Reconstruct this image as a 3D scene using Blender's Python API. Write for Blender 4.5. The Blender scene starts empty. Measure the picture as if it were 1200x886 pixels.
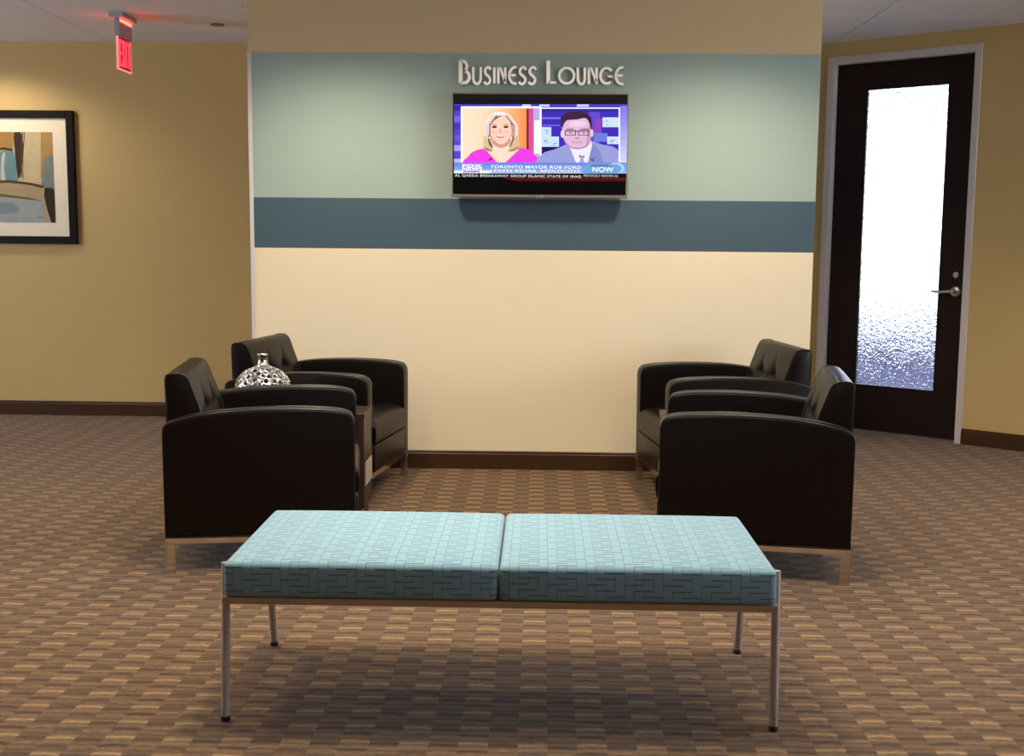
import bpy, bmesh, math, random
from mathutils import Vector, Matrix
R = random.Random(7)
C = bpy.context.scene.collection
PI = math.pi

# ------------------------------------------------------------------ camera
F_PX, PITCH, ROLL, YAW, CAM_H = 1374.83, .12064, .00877, .02324, 1.29429

def cam_axes():
    r0 = Vector((math.cos(YAW), math.sin(YAW), 0))
    fh = Vector((-math.sin(YAW), math.cos(YAW), 0))
    f = fh*math.cos(PITCH) - Vector((0, 0, 1))*math.sin(PITCH)
    u0 = fh*math.sin(PITCH) + Vector((0, 0, 1))*math.cos(PITCH)
    c, s = math.cos(ROLL), math.sin(ROLL)
    return r0*c + u0*s, u0*c - r0*s, f
CX, CY, CF = cam_axes()

def ray(u, v):
    return CF + CX*((u-600)/F_PX) - CY*((v-443)/F_PX)

def on_y(u, v, y):                     # measured pixel -> point of a wall plane y = const
    d = ray(u, v); t = y/d.y
    return (d.x*t, d.z*t + CAM_H)

cam = bpy.data.cameras.new('camera'); cam.sensor_width = 36; cam.sensor_fit = 'HORIZONTAL'
cam.lens = F_PX/1200*36; cam.clip_start = .05
co = bpy.data.objects.new('camera', cam); C.objects.link(co)
m = Matrix((CX, CY, -CF)).transposed().to_4x4(); m.translation = (0, 0, CAM_H)
co.matrix_world = m
bpy.context.scene.camera = co

# ------------------------------------------------------------------ materials
def lin(c):
    return tuple(((x/255)/12.92 if x/255 <= .04045 else ((x/255+.055)/1.055)**2.4) for x in c) + (1,)

def mat(name, col, rough=.6, metal=0, spec=.5, emit=0, coat=0):
    m = bpy.data.materials.new(name); m.use_nodes = True
    b = m.node_tree.nodes['Principled BSDF']
    b.inputs['Base Color'].default_value = lin(col)
    b.inputs['Roughness'].default_value = rough
    b.inputs['Metallic'].default_value = metal
    b.inputs['Specular IOR Level'].default_value = spec
    if coat: b.inputs['Coat Weight'].default_value = coat; b.inputs['Coat Roughness'].default_value = .15
    if emit:
        b.inputs['Emission Color'].default_value = lin(col); b.inputs['Emission Strength'].default_value = emit
    return m

def N(m, t, **kw):
    n = m.node_tree.nodes.new(t)
    for k, v in kw.items(): setattr(n, k, v)
    return n

def L(m, a, b): m.node_tree.links.new(a, b)

def bsdf(m): return m.node_tree.nodes['Principled BSDF']

def math_n(m, op, a, b=None, c=None):
    n = N(m, 'ShaderNodeMath', operation=op)
    for i, x in enumerate((a, b, c)):
        if x is None: continue
        if isinstance(x, (int, float)): n.inputs[i].default_value = x
        else: L(m, x, n.inputs[i])
    return n.outputs[0]

def coords(m, kind='Object'):
    return N(m, 'ShaderNodeTexCoord').outputs[kind]

def noise(m, vec, scale, detail=3, rough=.5):
    n = N(m, 'ShaderNodeTexNoise'); n.inputs['Scale'].default_value = scale
    n.inputs['Detail'].default_value = detail; n.inputs['Roughness'].default_value = rough
    L(m, vec, n.inputs['Vector']); return n.outputs['Fac']

def bump(m, h, strength, dist=.002):
    n = N(m, 'ShaderNodeBump'); n.inputs['Strength'].default_value = strength; n.inputs['Distance'].default_value = dist
    L(m, h, n.inputs['Height']); L(m, n.outputs[0], bsdf(m).inputs['Normal'])

def mixc(m, fac, a, b, blend='MIX'):
    n = N(m, 'ShaderNodeMix', data_type='RGBA', blend_type=blend)
    if isinstance(fac, (int, float)): n.inputs['Factor'].default_value = fac
    else: L(m, fac, n.inputs['Factor'])
    for k, x in (('A', a), ('B', b)):
        s = [i for i in n.inputs if i.name == k and i.type == 'RGBA'][0]
        if isinstance(x, tuple): s.default_value = x
        else: L(m, x, s)
    return [o for o in n.outputs if o.type == 'RGBA'][0]

def wall_paint(name, col):
    m = mat(name, col, .75, spec=.25)
    v = coords(m)
    bump(m, noise(m, v, 260, 4), .12, .001)
    k = mixc(m, noise(m, v, 1.3, 2), lin(tuple(c*.985 for c in col)), lin(col))
    L(m, k, bsdf(m).inputs['Base Color'])
    return m

M = {}
M['tan'] = wall_paint('tan_wall_paint', (206, 178, 120))
M['white'] = mat('white_paint', (214, 208, 206), .5)
M['frame'] = mat('grey_door_frame_paint', (208, 199, 196), .45)
M['ceil'] = mat('ceiling_tile', (236, 234, 240), .9, spec=.1)
_v = coords(M['ceil']); bump(M['ceil'], noise(M['ceil'], _v, 180, 3), .15, .001)
M['tbar'] = mat('ceiling_grid_metal', (150, 144, 146), .5)
M['base'] = mat('dark_wood_base', (64, 38, 17), .4)
M['chrome'] = mat('chrome', (222, 214, 204), .12, 1)
M['satin'] = mat('satin_nickel', (196, 190, 186), .28, 1)
M['steel'] = mat('satin_steel_leg', (182, 174, 168), .42, .5)
M['rail'] = mat('bench_rail_metal', (190, 165, 140), .4, .8)
M['black'] = mat('black_plastic', (14, 12, 12), .35)
M['rubber'] = mat('black_rubber', (16, 15, 15), .7)
M['letter'] = mat('satin_white_metal', (248, 242, 236), .30, .8)
M['leather'] = mat('dark_brown_leather', (13, 5, 3), .40, spec=.25)
_m = M['leather']; _v = coords(_m)
vo = N(_m, 'ShaderNodeTexVoronoi'); vo.inputs['Scale'].default_value = 420; L(_m, _v, vo.inputs['Vector'])
bump(_m, vo.outputs['Distance'], .10, .001)
M['piping'] = mat('leather_piping', (22, 12, 9), .3)

def wood(name, a, b, rough=.35, axis=2):
    m = mat(name, a, rough)
    mp = N(m, 'ShaderNodeMapping'); sc = [60, 60, 60]; sc[axis] = 3
    mp.inputs['Scale'].default_value = sc
    L(m, coords(m), mp.inputs['Vector'])
    f = noise(m, mp.outputs[0], 1.0, 4)
    L(m, mixc(m, f, lin(a), lin(b)), bsdf(m).inputs['Base Color'])
    return m
M['espresso'] = wood('espresso_door_wood', (20, 7, 7), (36, 16, 14), .5)
M['table'] = wood('dark_table_wood', (40, 25, 20), (62, 42, 33), .4)
M['pframe'] = wood('black_frame_wood', (14, 9, 7), (26, 16, 12), .4)
for k, v in (('pframe', .2), ('espresso', .25)): bsdf(M[k]).inputs['Specular IOR Level'].default_value = v
M['mat'] = mat('cream_mat_board', (240, 228, 204), .9, spec=.1)
M['silver'] = mat('silver_glaze', (232, 230, 232), .08, 1)

# accent wall: painted horizontal bands (by height on the wall)
Z1, Z2, Z3 = 2.267, 1.4916, 1.2176
def accent_paint():
    m = mat('accent_wall_paint', (240, 220, 180), .7, spec=.25)
    v = coords(m); sx = N(m, 'ShaderNodeSeparateXYZ'); L(m, v, sx.inputs[0])
    z = sx.outputs['Z']
    cream, navy, teal, tan = lin((243, 226, 192)), lin((74, 94, 104)), lin((162, 178, 166)), lin((216, 190, 142))
    c = mixc(m, math_n(m, 'GREATER_THAN', z, Z3), cream, navy)
    c = mixc(m, math_n(m, 'GREATER_THAN', z, Z2), c, teal)
    c = mixc(m, math_n(m, 'GREATER_THAN', z, Z1), c, tan)
    L(m, c, bsdf(m).inputs['Base Color'])
    bump(m, noise(m, v, 260, 4), .12, .001)
    return m
M['accent'] = accent_paint()

def carpet_mat():
    m = mat('woven_brown_carpet', (120, 92, 66), .95, spec=.1)
    v = coords(m); sx = N(m, 'ShaderNodeSeparateXYZ'); L(m, v, sx.inputs[0])
    x, y = sx.outputs['X'], sx.outputs['Y']
    wob = math_n(m, 'MULTIPLY', math_n(m, 'SUBTRACT', noise(m, v, 9, 2), .5), .02)
    y = math_n(m, 'ADD', y, wob)
    i = math_n(m, 'DIVIDE', math_n(m, 'ADD', x, 40.02), .076)
    ii = math_n(m, 'FLOOR', i); fi = math_n(m, 'FRACT', i)
    # rows shift by half a row from column to column
    half = math_n(m, 'MULTIPLY', math_n(m, 'MODULO', math_n(m, 'FLOOR', math_n(m, 'DIVIDE', ii, 2)), 2), .12)
    j = math_n(m, 'ADD', math_n(m, 'DIVIDE', math_n(m, 'ADD', y, 40), .098), half)
    fj = math_n(m, 'FRACT', j)
    # band: light (0) -> dark (1) over one row, slightly arched along the column
    arch = math_n(m, 'MULTIPLY', math_n(m, 'POWER', math_n(m, 'ABSOLUTE', math_n(m, 'SUBTRACT', fi, .5)), 2), .25)
    fj = math_n(m, 'FRACT', math_n(m, 'ADD', fj, arch))
    def ramp(stops):
        cr = N(m, 'ShaderNodeValToRGB'); L(m, fj, cr.inputs[0]); e = cr.color_ramp.elements
        e[0].position, e[0].color = stops[0][0], lin(stops[0][1]); e[1].position, e[1].color = stops[-1][0], lin(stops[-1][1])
        for p, c in stops[1:-1]: e.new(p).color = lin(c)
        return cr.outputs[0]
    A = ramp(((0, (66, 45, 26)), (.08, (106, 79, 51)), (.30, (124, 95, 64)), (.44, (132, 102, 69)), (.50, (178, 145, 102)), (.57, (138, 108, 74)), (.80, (116, 88, 58)), (.93, (86, 61, 38)), (1, (66, 45, 26))))
    B = ramp(((0, (114, 86, 57)), (.04, (146, 115, 79)), (.10, (112, 85, 57)), (.30, (98, 73, 48)), (.45, (74, 52, 33)), (.52, (100, 75, 49)), (.75, (110, 83, 55)), (1, (114, 86, 57))))
    col = mixc(m, math_n(m, 'MODULO', ii, 2), A, B)
    col = mixc(m, .12, col, lin((114, 87, 58)))
    # fine ribs and yarn flecks
    rib = math_n(m, 'SINE', math_n(m, 'MULTIPLY', y, 2*PI/.0325))
    mp = N(m, 'ShaderNodeMapping'); mp.inputs['Scale'].default_value = (45, 330, 1); L(m, v, mp.inputs['Vector'])
    fl = noise(m, mp.outputs[0], 1, 2, .7)
    val = math_n(m, 'ADD', math_n(m, 'MULTIPLY', rib, .15), math_n(m, 'MULTIPLY', math_n(m, 'SUBTRACT', fl, .5), 2.0))
    val = math_n(m, 'ADD', val, math_n(m, 'MULTIPLY', math_n(m, 'SUBTRACT', noise(m, v, 1.1, 2), .5), .25))
    val = math_n(m, 'ADD', val, math_n(m, 'MULTIPLY', math_n(m, 'SUBTRACT', noise(m, v, 520, 1), .5), .9))
    val = math_n(m, 'MAXIMUM', math_n(m, 'ADD', val, .78), .15)
    cv = N(m, 'ShaderNodeCombineXYZ')
    for k in range(3): L(m, val, cv.inputs[k])
    col = mixc(m, 1.0, col, cv.outputs[0], 'MULTIPLY')
    L(m, col, bsdf(m).inputs['Base Color'])
    bsdf(m).inputs['Sheen Weight'].default_value = .15
    bump(m, math_n(m, 'ADD', math_n(m, 'MULTIPLY', rib, .3), fl), .5, .004)
    return m
M['carpet'] = carpet_mat()

def bench_fabric():
    m = mat('teal_basketweave_fabric', (150, 190, 196), .85, spec=.2)
    uv = coords(m, 'UV'); sx = N(m, 'ShaderNodeSeparateXYZ'); L(m, uv, sx.inputs[0])
    U = math_n(m, 'DIVIDE', math_n(m, 'ADD', sx.outputs['X'], 40), .0248)
    V = math_n(m, 'DIVIDE', math_n(m, 'ADD', sx.outputs['Y'], 40.004), .0156)
    i, j, fu, fv = math_n(m, 'FLOOR', U), math_n(m, 'FLOOR', V), math_n(m, 'FRACT', U), math_n(m, 'FRACT', V)
    # zigzag step of the weave: rows shift by one thread, back again after two
    jj = math_n(m, 'PINGPONG', j, 2)
    s = math_n(m, 'MODULO', math_n(m, 'ADD', i, math_n(m, 'MULTIPLY', jj, 1)), 4)
    hor = math_n(m, 'LESS_THAN', s, 1.5)
    du = math_n(m, 'MINIMUM', fu, math_n(m, 'SUBTRACT', 1, fu))
    dv = fv
    lh = math_n(m, 'SMOOTH_MIN', 1, math_n(m, 'DIVIDE', dv, .26), .3)
    lv = math_n(m, 'SMOOTH_MIN', 1, math_n(m, 'DIVIDE', du, .08), .3)
    d = math_n(m, 'ADD', math_n(m, 'MULTIPLY', hor, lh), math_n(m, 'MULTIPLY', math_n(m, 'SUBTRACT', 1, hor), math_n(m, 'ADD', math_n(m, 'MULTIPLY', lv, .6), .4)))
    d = math_n(m, 'MINIMUM', 1, d)
    fine = noise(m, uv, 900, 2)
    base = mixc(m, math_n(m, 'MULTIPLY', fine, .6), lin((120, 154, 167)), lin((148, 178, 190)))
    dk = mixc(m, d, lin((44, 80, 94)), base)
    L(m, dk, bsdf(m).inputs['Base Color'])
    bsdf(m).inputs['Sheen Weight'].default_value = .2
    bump(m, math_n(m, 'ADD', d, math_n(m, 'MULTIPLY', fine, .3)), .5, .002)
    return m
M['fabric'] = bench_fabric()

def glass_mat():
    m = bpy.data.materials.new('rain_glass'); m.use_nodes = True
    b = bsdf(m); b.inputs['Base Color'].default_value = (.93, .95, 1, 1)
    b.inputs['Roughness'].default_value = .22; b.inputs['IOR'].default_value = 1.4
    b.inputs['Transmission Weight'].default_value = 1
    v = coords(m); mp = N(m, 'ShaderNodeMapping'); mp.inputs['Scale'].default_value = (1, 1, .55); L(m, v, mp.inputs['Vector'])
    vo = N(m, 'ShaderNodeTexVoronoi'); vo.feature = 'SMOOTH_F1'; vo.inputs['Scale'].default_value = 150; L(m, mp.outputs[0], vo.inputs['Vector'])
    bump(m, math_n(m, 'ADD', vo.outputs['Distance'], math_n(m, 'MULTIPLY', noise(m, v, 60, 2), .6)), 1.0, .0045)
    return m
M['glass'] = glass_mat()

# ------------------------------------------------------------------ mesh helpers
def BM(): return bmesh.new()

def add_box(bm, lo, hi, bev=0, seg=2, mi=0, mtx=None):
    r = bmesh.ops.create_cube(bm, size=1)
    vs = r['verts']
    for v in vs:
        v.co = Vector([lo[k] + (v.co[k]+.5)*(hi[k]-lo[k]) for k in range(3)])
    fs = {f for v in vs for f in v.link_faces}
    for f in fs: f.material_index = mi
    if bev:
        es = {e for f in fs for e in f.edges}
        r = bmesh.ops.bevel(bm, geom=list(es), offset=bev, segments=seg, profile=.5, affect='EDGES')
        for f in r['faces']: f.material_index = mi
        vs = list({v for f in r['faces'] for v in f.verts} | {v for v in vs if v.is_valid})
    if mtx is not None:
        bmesh.ops.transform(bm, matrix=mtx, verts=vs)
    return vs

def add_prism(bm, pts, place, thick, mi=0, bev=0, seg=2):
    """closed outline pts (a,b) -> place(a,b,t) for t = 0 and thick"""
    n = len(pts)
    A = [bm.verts.new(place(a, b, 0)) for a, b in pts]
    B = [bm.verts.new(place(a, b, thick)) for a, b in pts]
    fs = []
    f1 = bm.faces.new(A); f2 = bm.faces.new(B[::-1]); fs += [f1, f2]
    for k in range(n):
        fs.append(bm.faces.new((A[k], B[k], B[(k+1) % n], A[(k+1) % n])))
    for f in fs: f.material_index = mi
    bmesh.ops.recalc_face_normals(bm, faces=fs)
    if bev:
        es = list(f1.edges) + list(f2.edges)
        r = bmesh.ops.bevel(bm, geom=es, offset=bev, segments=seg, profile=.5, affect='EDGES')
        for f in r['faces']: f.material_index = mi

def add_tube(bm, pts, r, n=8, closed=False, mi=0, caps=True, r2=None):
    pts = [Vector(p) for p in pts]; k = len(pts); rings = []; up = None
    for i, p in enumerate(pts):
        a = pts[(i-1) % k] if (closed or i) else p
        b = pts[(i+1) % k] if (closed or i < k-1) else p
        t = (b-a).normalized()
        if up is None:
            up = t.orthogonal().normalized()
        up = (up - t*up.dot(t)).normalized(); s = t.cross(up)
        rr = r if r2 is None else r + (r2-r)*i/(k-1)
        rings.append([bm.verts.new(p + up*rr*math.cos(2*PI*q/n) + s*rr*math.sin(2*PI*q/n)) for q in range(n)])
    m = k if closed else k-1
    for i in range(m):
        a, b = rings[i], rings[(i+1) % k]
        for q in range(n):
            f = bm.faces.new((a[q], a[(q+1) % n], b[(q+1) % n], b[q])); f.material_index = mi; f.smooth = True
    if not closed and caps:
        bm.faces.new(rings[0][::-1]).material_index = mi; bm.faces.new(rings[-1]).material_index = mi

def add_lathe(bm, prof, n=32, mtx=None, mi=0):
    rings = []
    for r, z in prof:
        if r < 1e-6: rings.append([bm.verts.new((0, 0, z))])
        else: rings.append([bm.verts.new((r*math.cos(2*PI*q/n), r*math.sin(2*PI*q/n), z)) for q in range(n)])
    for a, b in zip(rings, rings[1:]):
        for q in range(n):
            if len(a) == 1 and len(b) == 1: continue
            if len(a) == 1: f = bm.faces.new((a[0], b[(q+1) % n], b[q]))
            elif len(b) == 1: f = bm.faces.new((a[q], a[(q+1) % n], b[0]))
            else: f = bm.faces.new((a[q], a[(q+1) % n], b[(q+1) % n], b[q]))
            f.smooth = True; f.material_index = mi
    vs = [v for r in rings for v in r]
    if mtx is not None: bmesh.ops.transform(bm, matrix=mtx, verts=vs)

def obj(name, bm, mats, parent=None, smooth=0, label=None):
    me = bpy.data.meshes.new(name)
    bmesh.ops.recalc_face_normals(bm, faces=bm.faces[:])
    bm.to_mesh(me); bm.free()
    for m in (mats if isinstance(mats, (list, tuple)) else [mats]): me.materials.append(m)
    o = bpy.data.objects.new(name, me); C.objects.link(o)
    if parent is not None: o.parent = parent
    if smooth:
        for p in me.polygons: p.use_smooth = True
        me.set_sharp_from_angle(angle=math.radians(smooth))
    if label: o['label'] = label
    return o

def tag(o, label, cat, group=None):
    o['label'] = label; o['category'] = cat
    if group: o['group'] = group
    return o

def thing(name, label, cat, loc=(0, 0, 0), rotz=0, group=None):
    o = bpy.data.objects.new(name, None); C.objects.link(o)
    o.location = loc; o.rotation_euler = (0, 0, rotz); o.empty_display_size = .1
    return tag(o, label, cat, group)

def struct(name, bm, m, parent=None, smooth=0):
    o = obj(name, bm, m, parent, smooth)
    if parent is None: o['kind'] = 'structure'
    return o

def dup(root, loc, rotz, label):
    r = root.copy(); C.objects.link(r); r.location = loc; r.rotation_euler = (0, 0, rotz); r['label'] = label
    for ch in list(root.children):
        c = ch.copy(); C.objects.link(c); c.parent = r
        for g in ch.children:
            d = g.copy(); C.objects.link(d); d.parent = c
    return r

def spline(pts, per=6, closed=False):
    out = []; n = len(pts); P = [Vector(p) for p in pts]
    for i in range(n if closed else n-1):
        p0 = P[(i-1) % n] if closed or i else P[0]
        p1, p2 = P[i], P[(i+1) % n]
        p3 = P[(i+2) % n] if closed or i+2 < n else P[-1]
        for q in range(per):
            t = q/per
            out.append(.5*((2*p1)+(p2-p0)*t+(2*p0-5*p1+4*p2-p3)*t*t+(3*p1-p0-3*p2+p3)*t**3))
    if not closed: out.append(P[-1])
    return [tuple(p) for p in out]

# ------------------------------------------------------------------ room shell
Y1, XL, XR, Y2, CEIL = 6.4479, -1.588, 1.482, 8.1815, 2.587
DX, DY, DA = 2.66466, 7.47703, .67812
DM = Matrix(((-math.cos(DA), -math.sin(DA), 0, DX), (math.sin(DA), -math.cos(DA), 0, DY), (0, 0, 1, 0), (0, 0, 0, 1)))
# door frame of reference: local x to the left along the wall, local y out into the lounge

bm = BM(); add_box(bm, (-7, -8.2, -.1), (7.5, 14, 0)); struct('floor', bm, M['carpet'])

bm = BM()
x0, y0 = -2.94-1.2192*4, 7.16-.6096*25
for a in range(12):
    for b in range(37):
        g = .004
        xa, ya = x0+a*1.2192, y0+b*.6096
        add_box(bm, (xa+g, ya+g, CEIL), (xa+1.2192-g, ya+.6096-g, CEIL+.03))
struct('ceiling', bm, M['ceil'])
bm = BM(); add_box(bm, (-8, -8.3, CEIL+.008), (7.5, 14, CEIL+.05)); struct('trim_1', bm, M['tbar'])

bm = BM(); add_box(bm, (XL, Y1, 0), (XR, Y1+2.0, CEIL)); struct('wall_back', bm, M['accent'])
bm = BM(); add_box(bm, (-7, Y2, 0), (XL+.001, Y2+.15, CEIL)); struct('wall_left', bm, M['tan'])
bm = BM(); add_box(bm, (-7.15, -8.2, 0), (-7, 4.0, CEIL)); add_box(bm, (-7.15, 6.3, 0), (-7, Y2+.15, CEIL)); add_box(bm, (-7.15, 4.0, 0), (-7, 6.3, .8)); add_box(bm, (-7.15, 4.0, 2.35), (-7, 6.3, CEIL)); struct('wall_corridor', bm, M['tan'])
bm = BM(); add_box(bm, (-7.15, -8.35, 0), (7.5, -8.2, CEIL)); struct('wall_front', bm, M['table'])

SA, SB = -3.42, 1.62
bm = BM()
add_box(bm, (SA, -.15, 0), (-.042, 0, CEIL)); add_box(bm, (.956, -.15, 0), (SB, 0, CEIL)); add_box(bm, (-.042, -.15, 2.48), (.956, 0, CEIL))
bmesh.ops.transform(bm, matrix=DM, verts=bm.verts); struct('wall_right', bm, M['tan'])

# right-hand wall with a window, outside the frame
bm = BM(); XE, WA, WB, WC, WD = 5.3, 1.2, 4.4, .85, 2.3
add_box(bm, (XE, -8.2, 0), (XE+.2, WA, CEIL)); add_box(bm, (XE, WB, 0), (XE+.2, 5.75, CEIL)); add_box(bm, (XE, WA, 0), (XE+.2, WB, WC)); add_box(bm, (XE, WA, WD), (XE+.2, WB, CEIL))
struct('wall_window', bm, M['tan'])

# the sunny office beyond the door: floor runs on, low sill wall, open window above
bm = BM()
add_box(bm, (-2.2, -3.4, 0), (4.0, -3.25, .66)); add_box(bm, (-2.2, -3.4, 2.5), (4.0, -3.25, CEIL))
add_box(bm, (-2.3, -3.4, 0), (-2.2, -.15, CEIL)); add_box(bm, (SB+2.4, -3.4, 0), (SB+2.5, -.15, CEIL))
bmesh.ops.transform(bm, matrix=DM, verts=bm.verts)
struct('wall_office', bm, mat('office_wall_paint', (110, 118, 150), .8))

bm = BM(); add_box(bm, (-2.2, -3.25, 0), (4.0, -.16, .004)); bmesh.ops.transform(bm, matrix=DM, verts=bm.verts)
struct('floor_office', bm, mat('blue_grey_carpet', (112, 118, 156), .9))

def baseboard(name, a, b):
    a, b = Vector(a), Vector(b); d = (b-a); ln = d.length; d.normalize(); n = Vector((d.y, -d.x, 0))
    prof = [(0, 0), (.013, 0), (.013, .084), (.009, .088), (.009, .098), (.006, .1016), (0, .1016)]
    bm = BM(); add_prism(bm, prof, lambda p, q, t: a + n*p + Vector((0, 0, q)) + d*t, ln)
    struct(name, bm, M['base'])
baseboard('baseboard_back', (XL, Y1, 0), (XR, Y1, 0))
baseboard('baseboard_left', (-7, Y2, 0), (XL, Y2, 0))
baseboard('baseboard_right', DM @ Vector((-.04, 0, 0)), DM @ Vector((SA, 0, 0)))

# white corner guard on the left end of the striped wall
bm = BM(); add_box(bm, (XL-.004, Y1-.004, .102), (XL+.017, Y1, Z1-.005)); add_box(bm, (XL-.004, Y1, .102), (XL, Y1+.02, Z1-.005))
struct('trim_2', bm, M['white'])

# door
bm = BM()
for lo, hi in (((-.042, -.155, 0), (.0, .012, 2.492)), ((.918, -.155, 0), (.97, .012, 2.492)), ((0, -.155, 2.442), (.918, .012, 2.492))):
    add_box(bm, lo, hi, .002, 1)
# stops behind the leaf
add_box(bm, (-.0, -.155, 0), (.012, -.088, 2.442)); add_box(bm, (.906, -.155, 0), (.918, -.088, 2.442)); add_box(bm, (0, -.155, 2.43), (.918, -.088, 2.442))
do = struct('door_1', bm, M['frame']); do.matrix_world = DM
GL, GR, GB, GT = .712, .158, .31, 2.275
bm = BM()
yb, yf = -.085, -.04
add_box(bm, (.003, yb, .012), (GR, yf, 2.439)); add_box(bm, (GL, yb, .012), (.915, yf, 2.439))
add_box(bm, (GR, yb, .012), (GL, yf, GB)); add_box(bm, (GR, yb, GT), (GL, yf, 2.439))
obj('door_leaf', bm, M['espresso'], do)
bm = BM()
for lo, hi in (((GR, yf-.012, GB), (GR+.012, yf+.004, GT)), ((GL-.012, yf-.012, GB), (GL, yf+.004, GT)), ((GR, yf-.012, GB), (GL, yf+.004, GB+.01)), ((GR, yf-.012, GT-.01), (GL, yf+.004, GT))):
    add_box(bm, lo, hi)
obj('glazing_bead', bm, M['espresso'], do)
bm = BM(); add_box(bm, (GR+.002, -.066, GB+.002), (GL-.002, -.06, GT-.002)); obj('door_glass', bm, M['glass'], do)
bm = BM(); add_box(bm, (0.0, -.15, 0.0), (.918, .0, .009)); obj('threshold', bm, M['satin'], do)
# lever handle
bm = BM()
RX = Matrix.Rotation(-PI/2, 4, 'X')
add_lathe(bm, [(0, .014), (.026, .014), (.033, .009), (.035, 0)], 28, Matrix.Translation((.06, yf, .966)) @ RX)
add_lathe(bm, [(0, .058), (.011, .058), (.013, .052), (.013, .01)], 20, Matrix.Translation((.06, yf, .966)) @ RX)
add_tube(bm, spline([(.055, yf+.05, .966), (.085, yf+.052, .967), (.13, yf+.052, .963), (.17, yf+.05, .964), (.196, yf+.043, .966)], 5), .0105, 12, r2=.0075)
obj('door_handle', bm, M['satin'], do, 50)
bm = BM()
add_lathe(bm, [(0, .012), (.008, .012), (.009, .009), (.016, .009), (.019, .006), (.02, 0)], 24, Matrix.Translation((.062, yf, 1.071)) @ RX)
obj('door_lock', bm, M['satin'], do, 50)

# ------------------------------------------------------------------ armchairs
HW, AT = .372, .086           # half width, arm thickness
def arm_profile():
    top = spline([(.325, .618), (.29, .624), (.22, .629), (.10, .632), (-.03, .629), (-.14, .622), (-.24, .608), (-.31, .592)], 4)
    pts = [(-.36, .142), (.36, .142), (.36, .573), (.3575, .589), (.351, .603), (.340, .613)]
    pts += top
    pts += [(-.333, .585), (-.350, .576), (-.358, .565), (-.36, .550)]
    return pts

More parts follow.
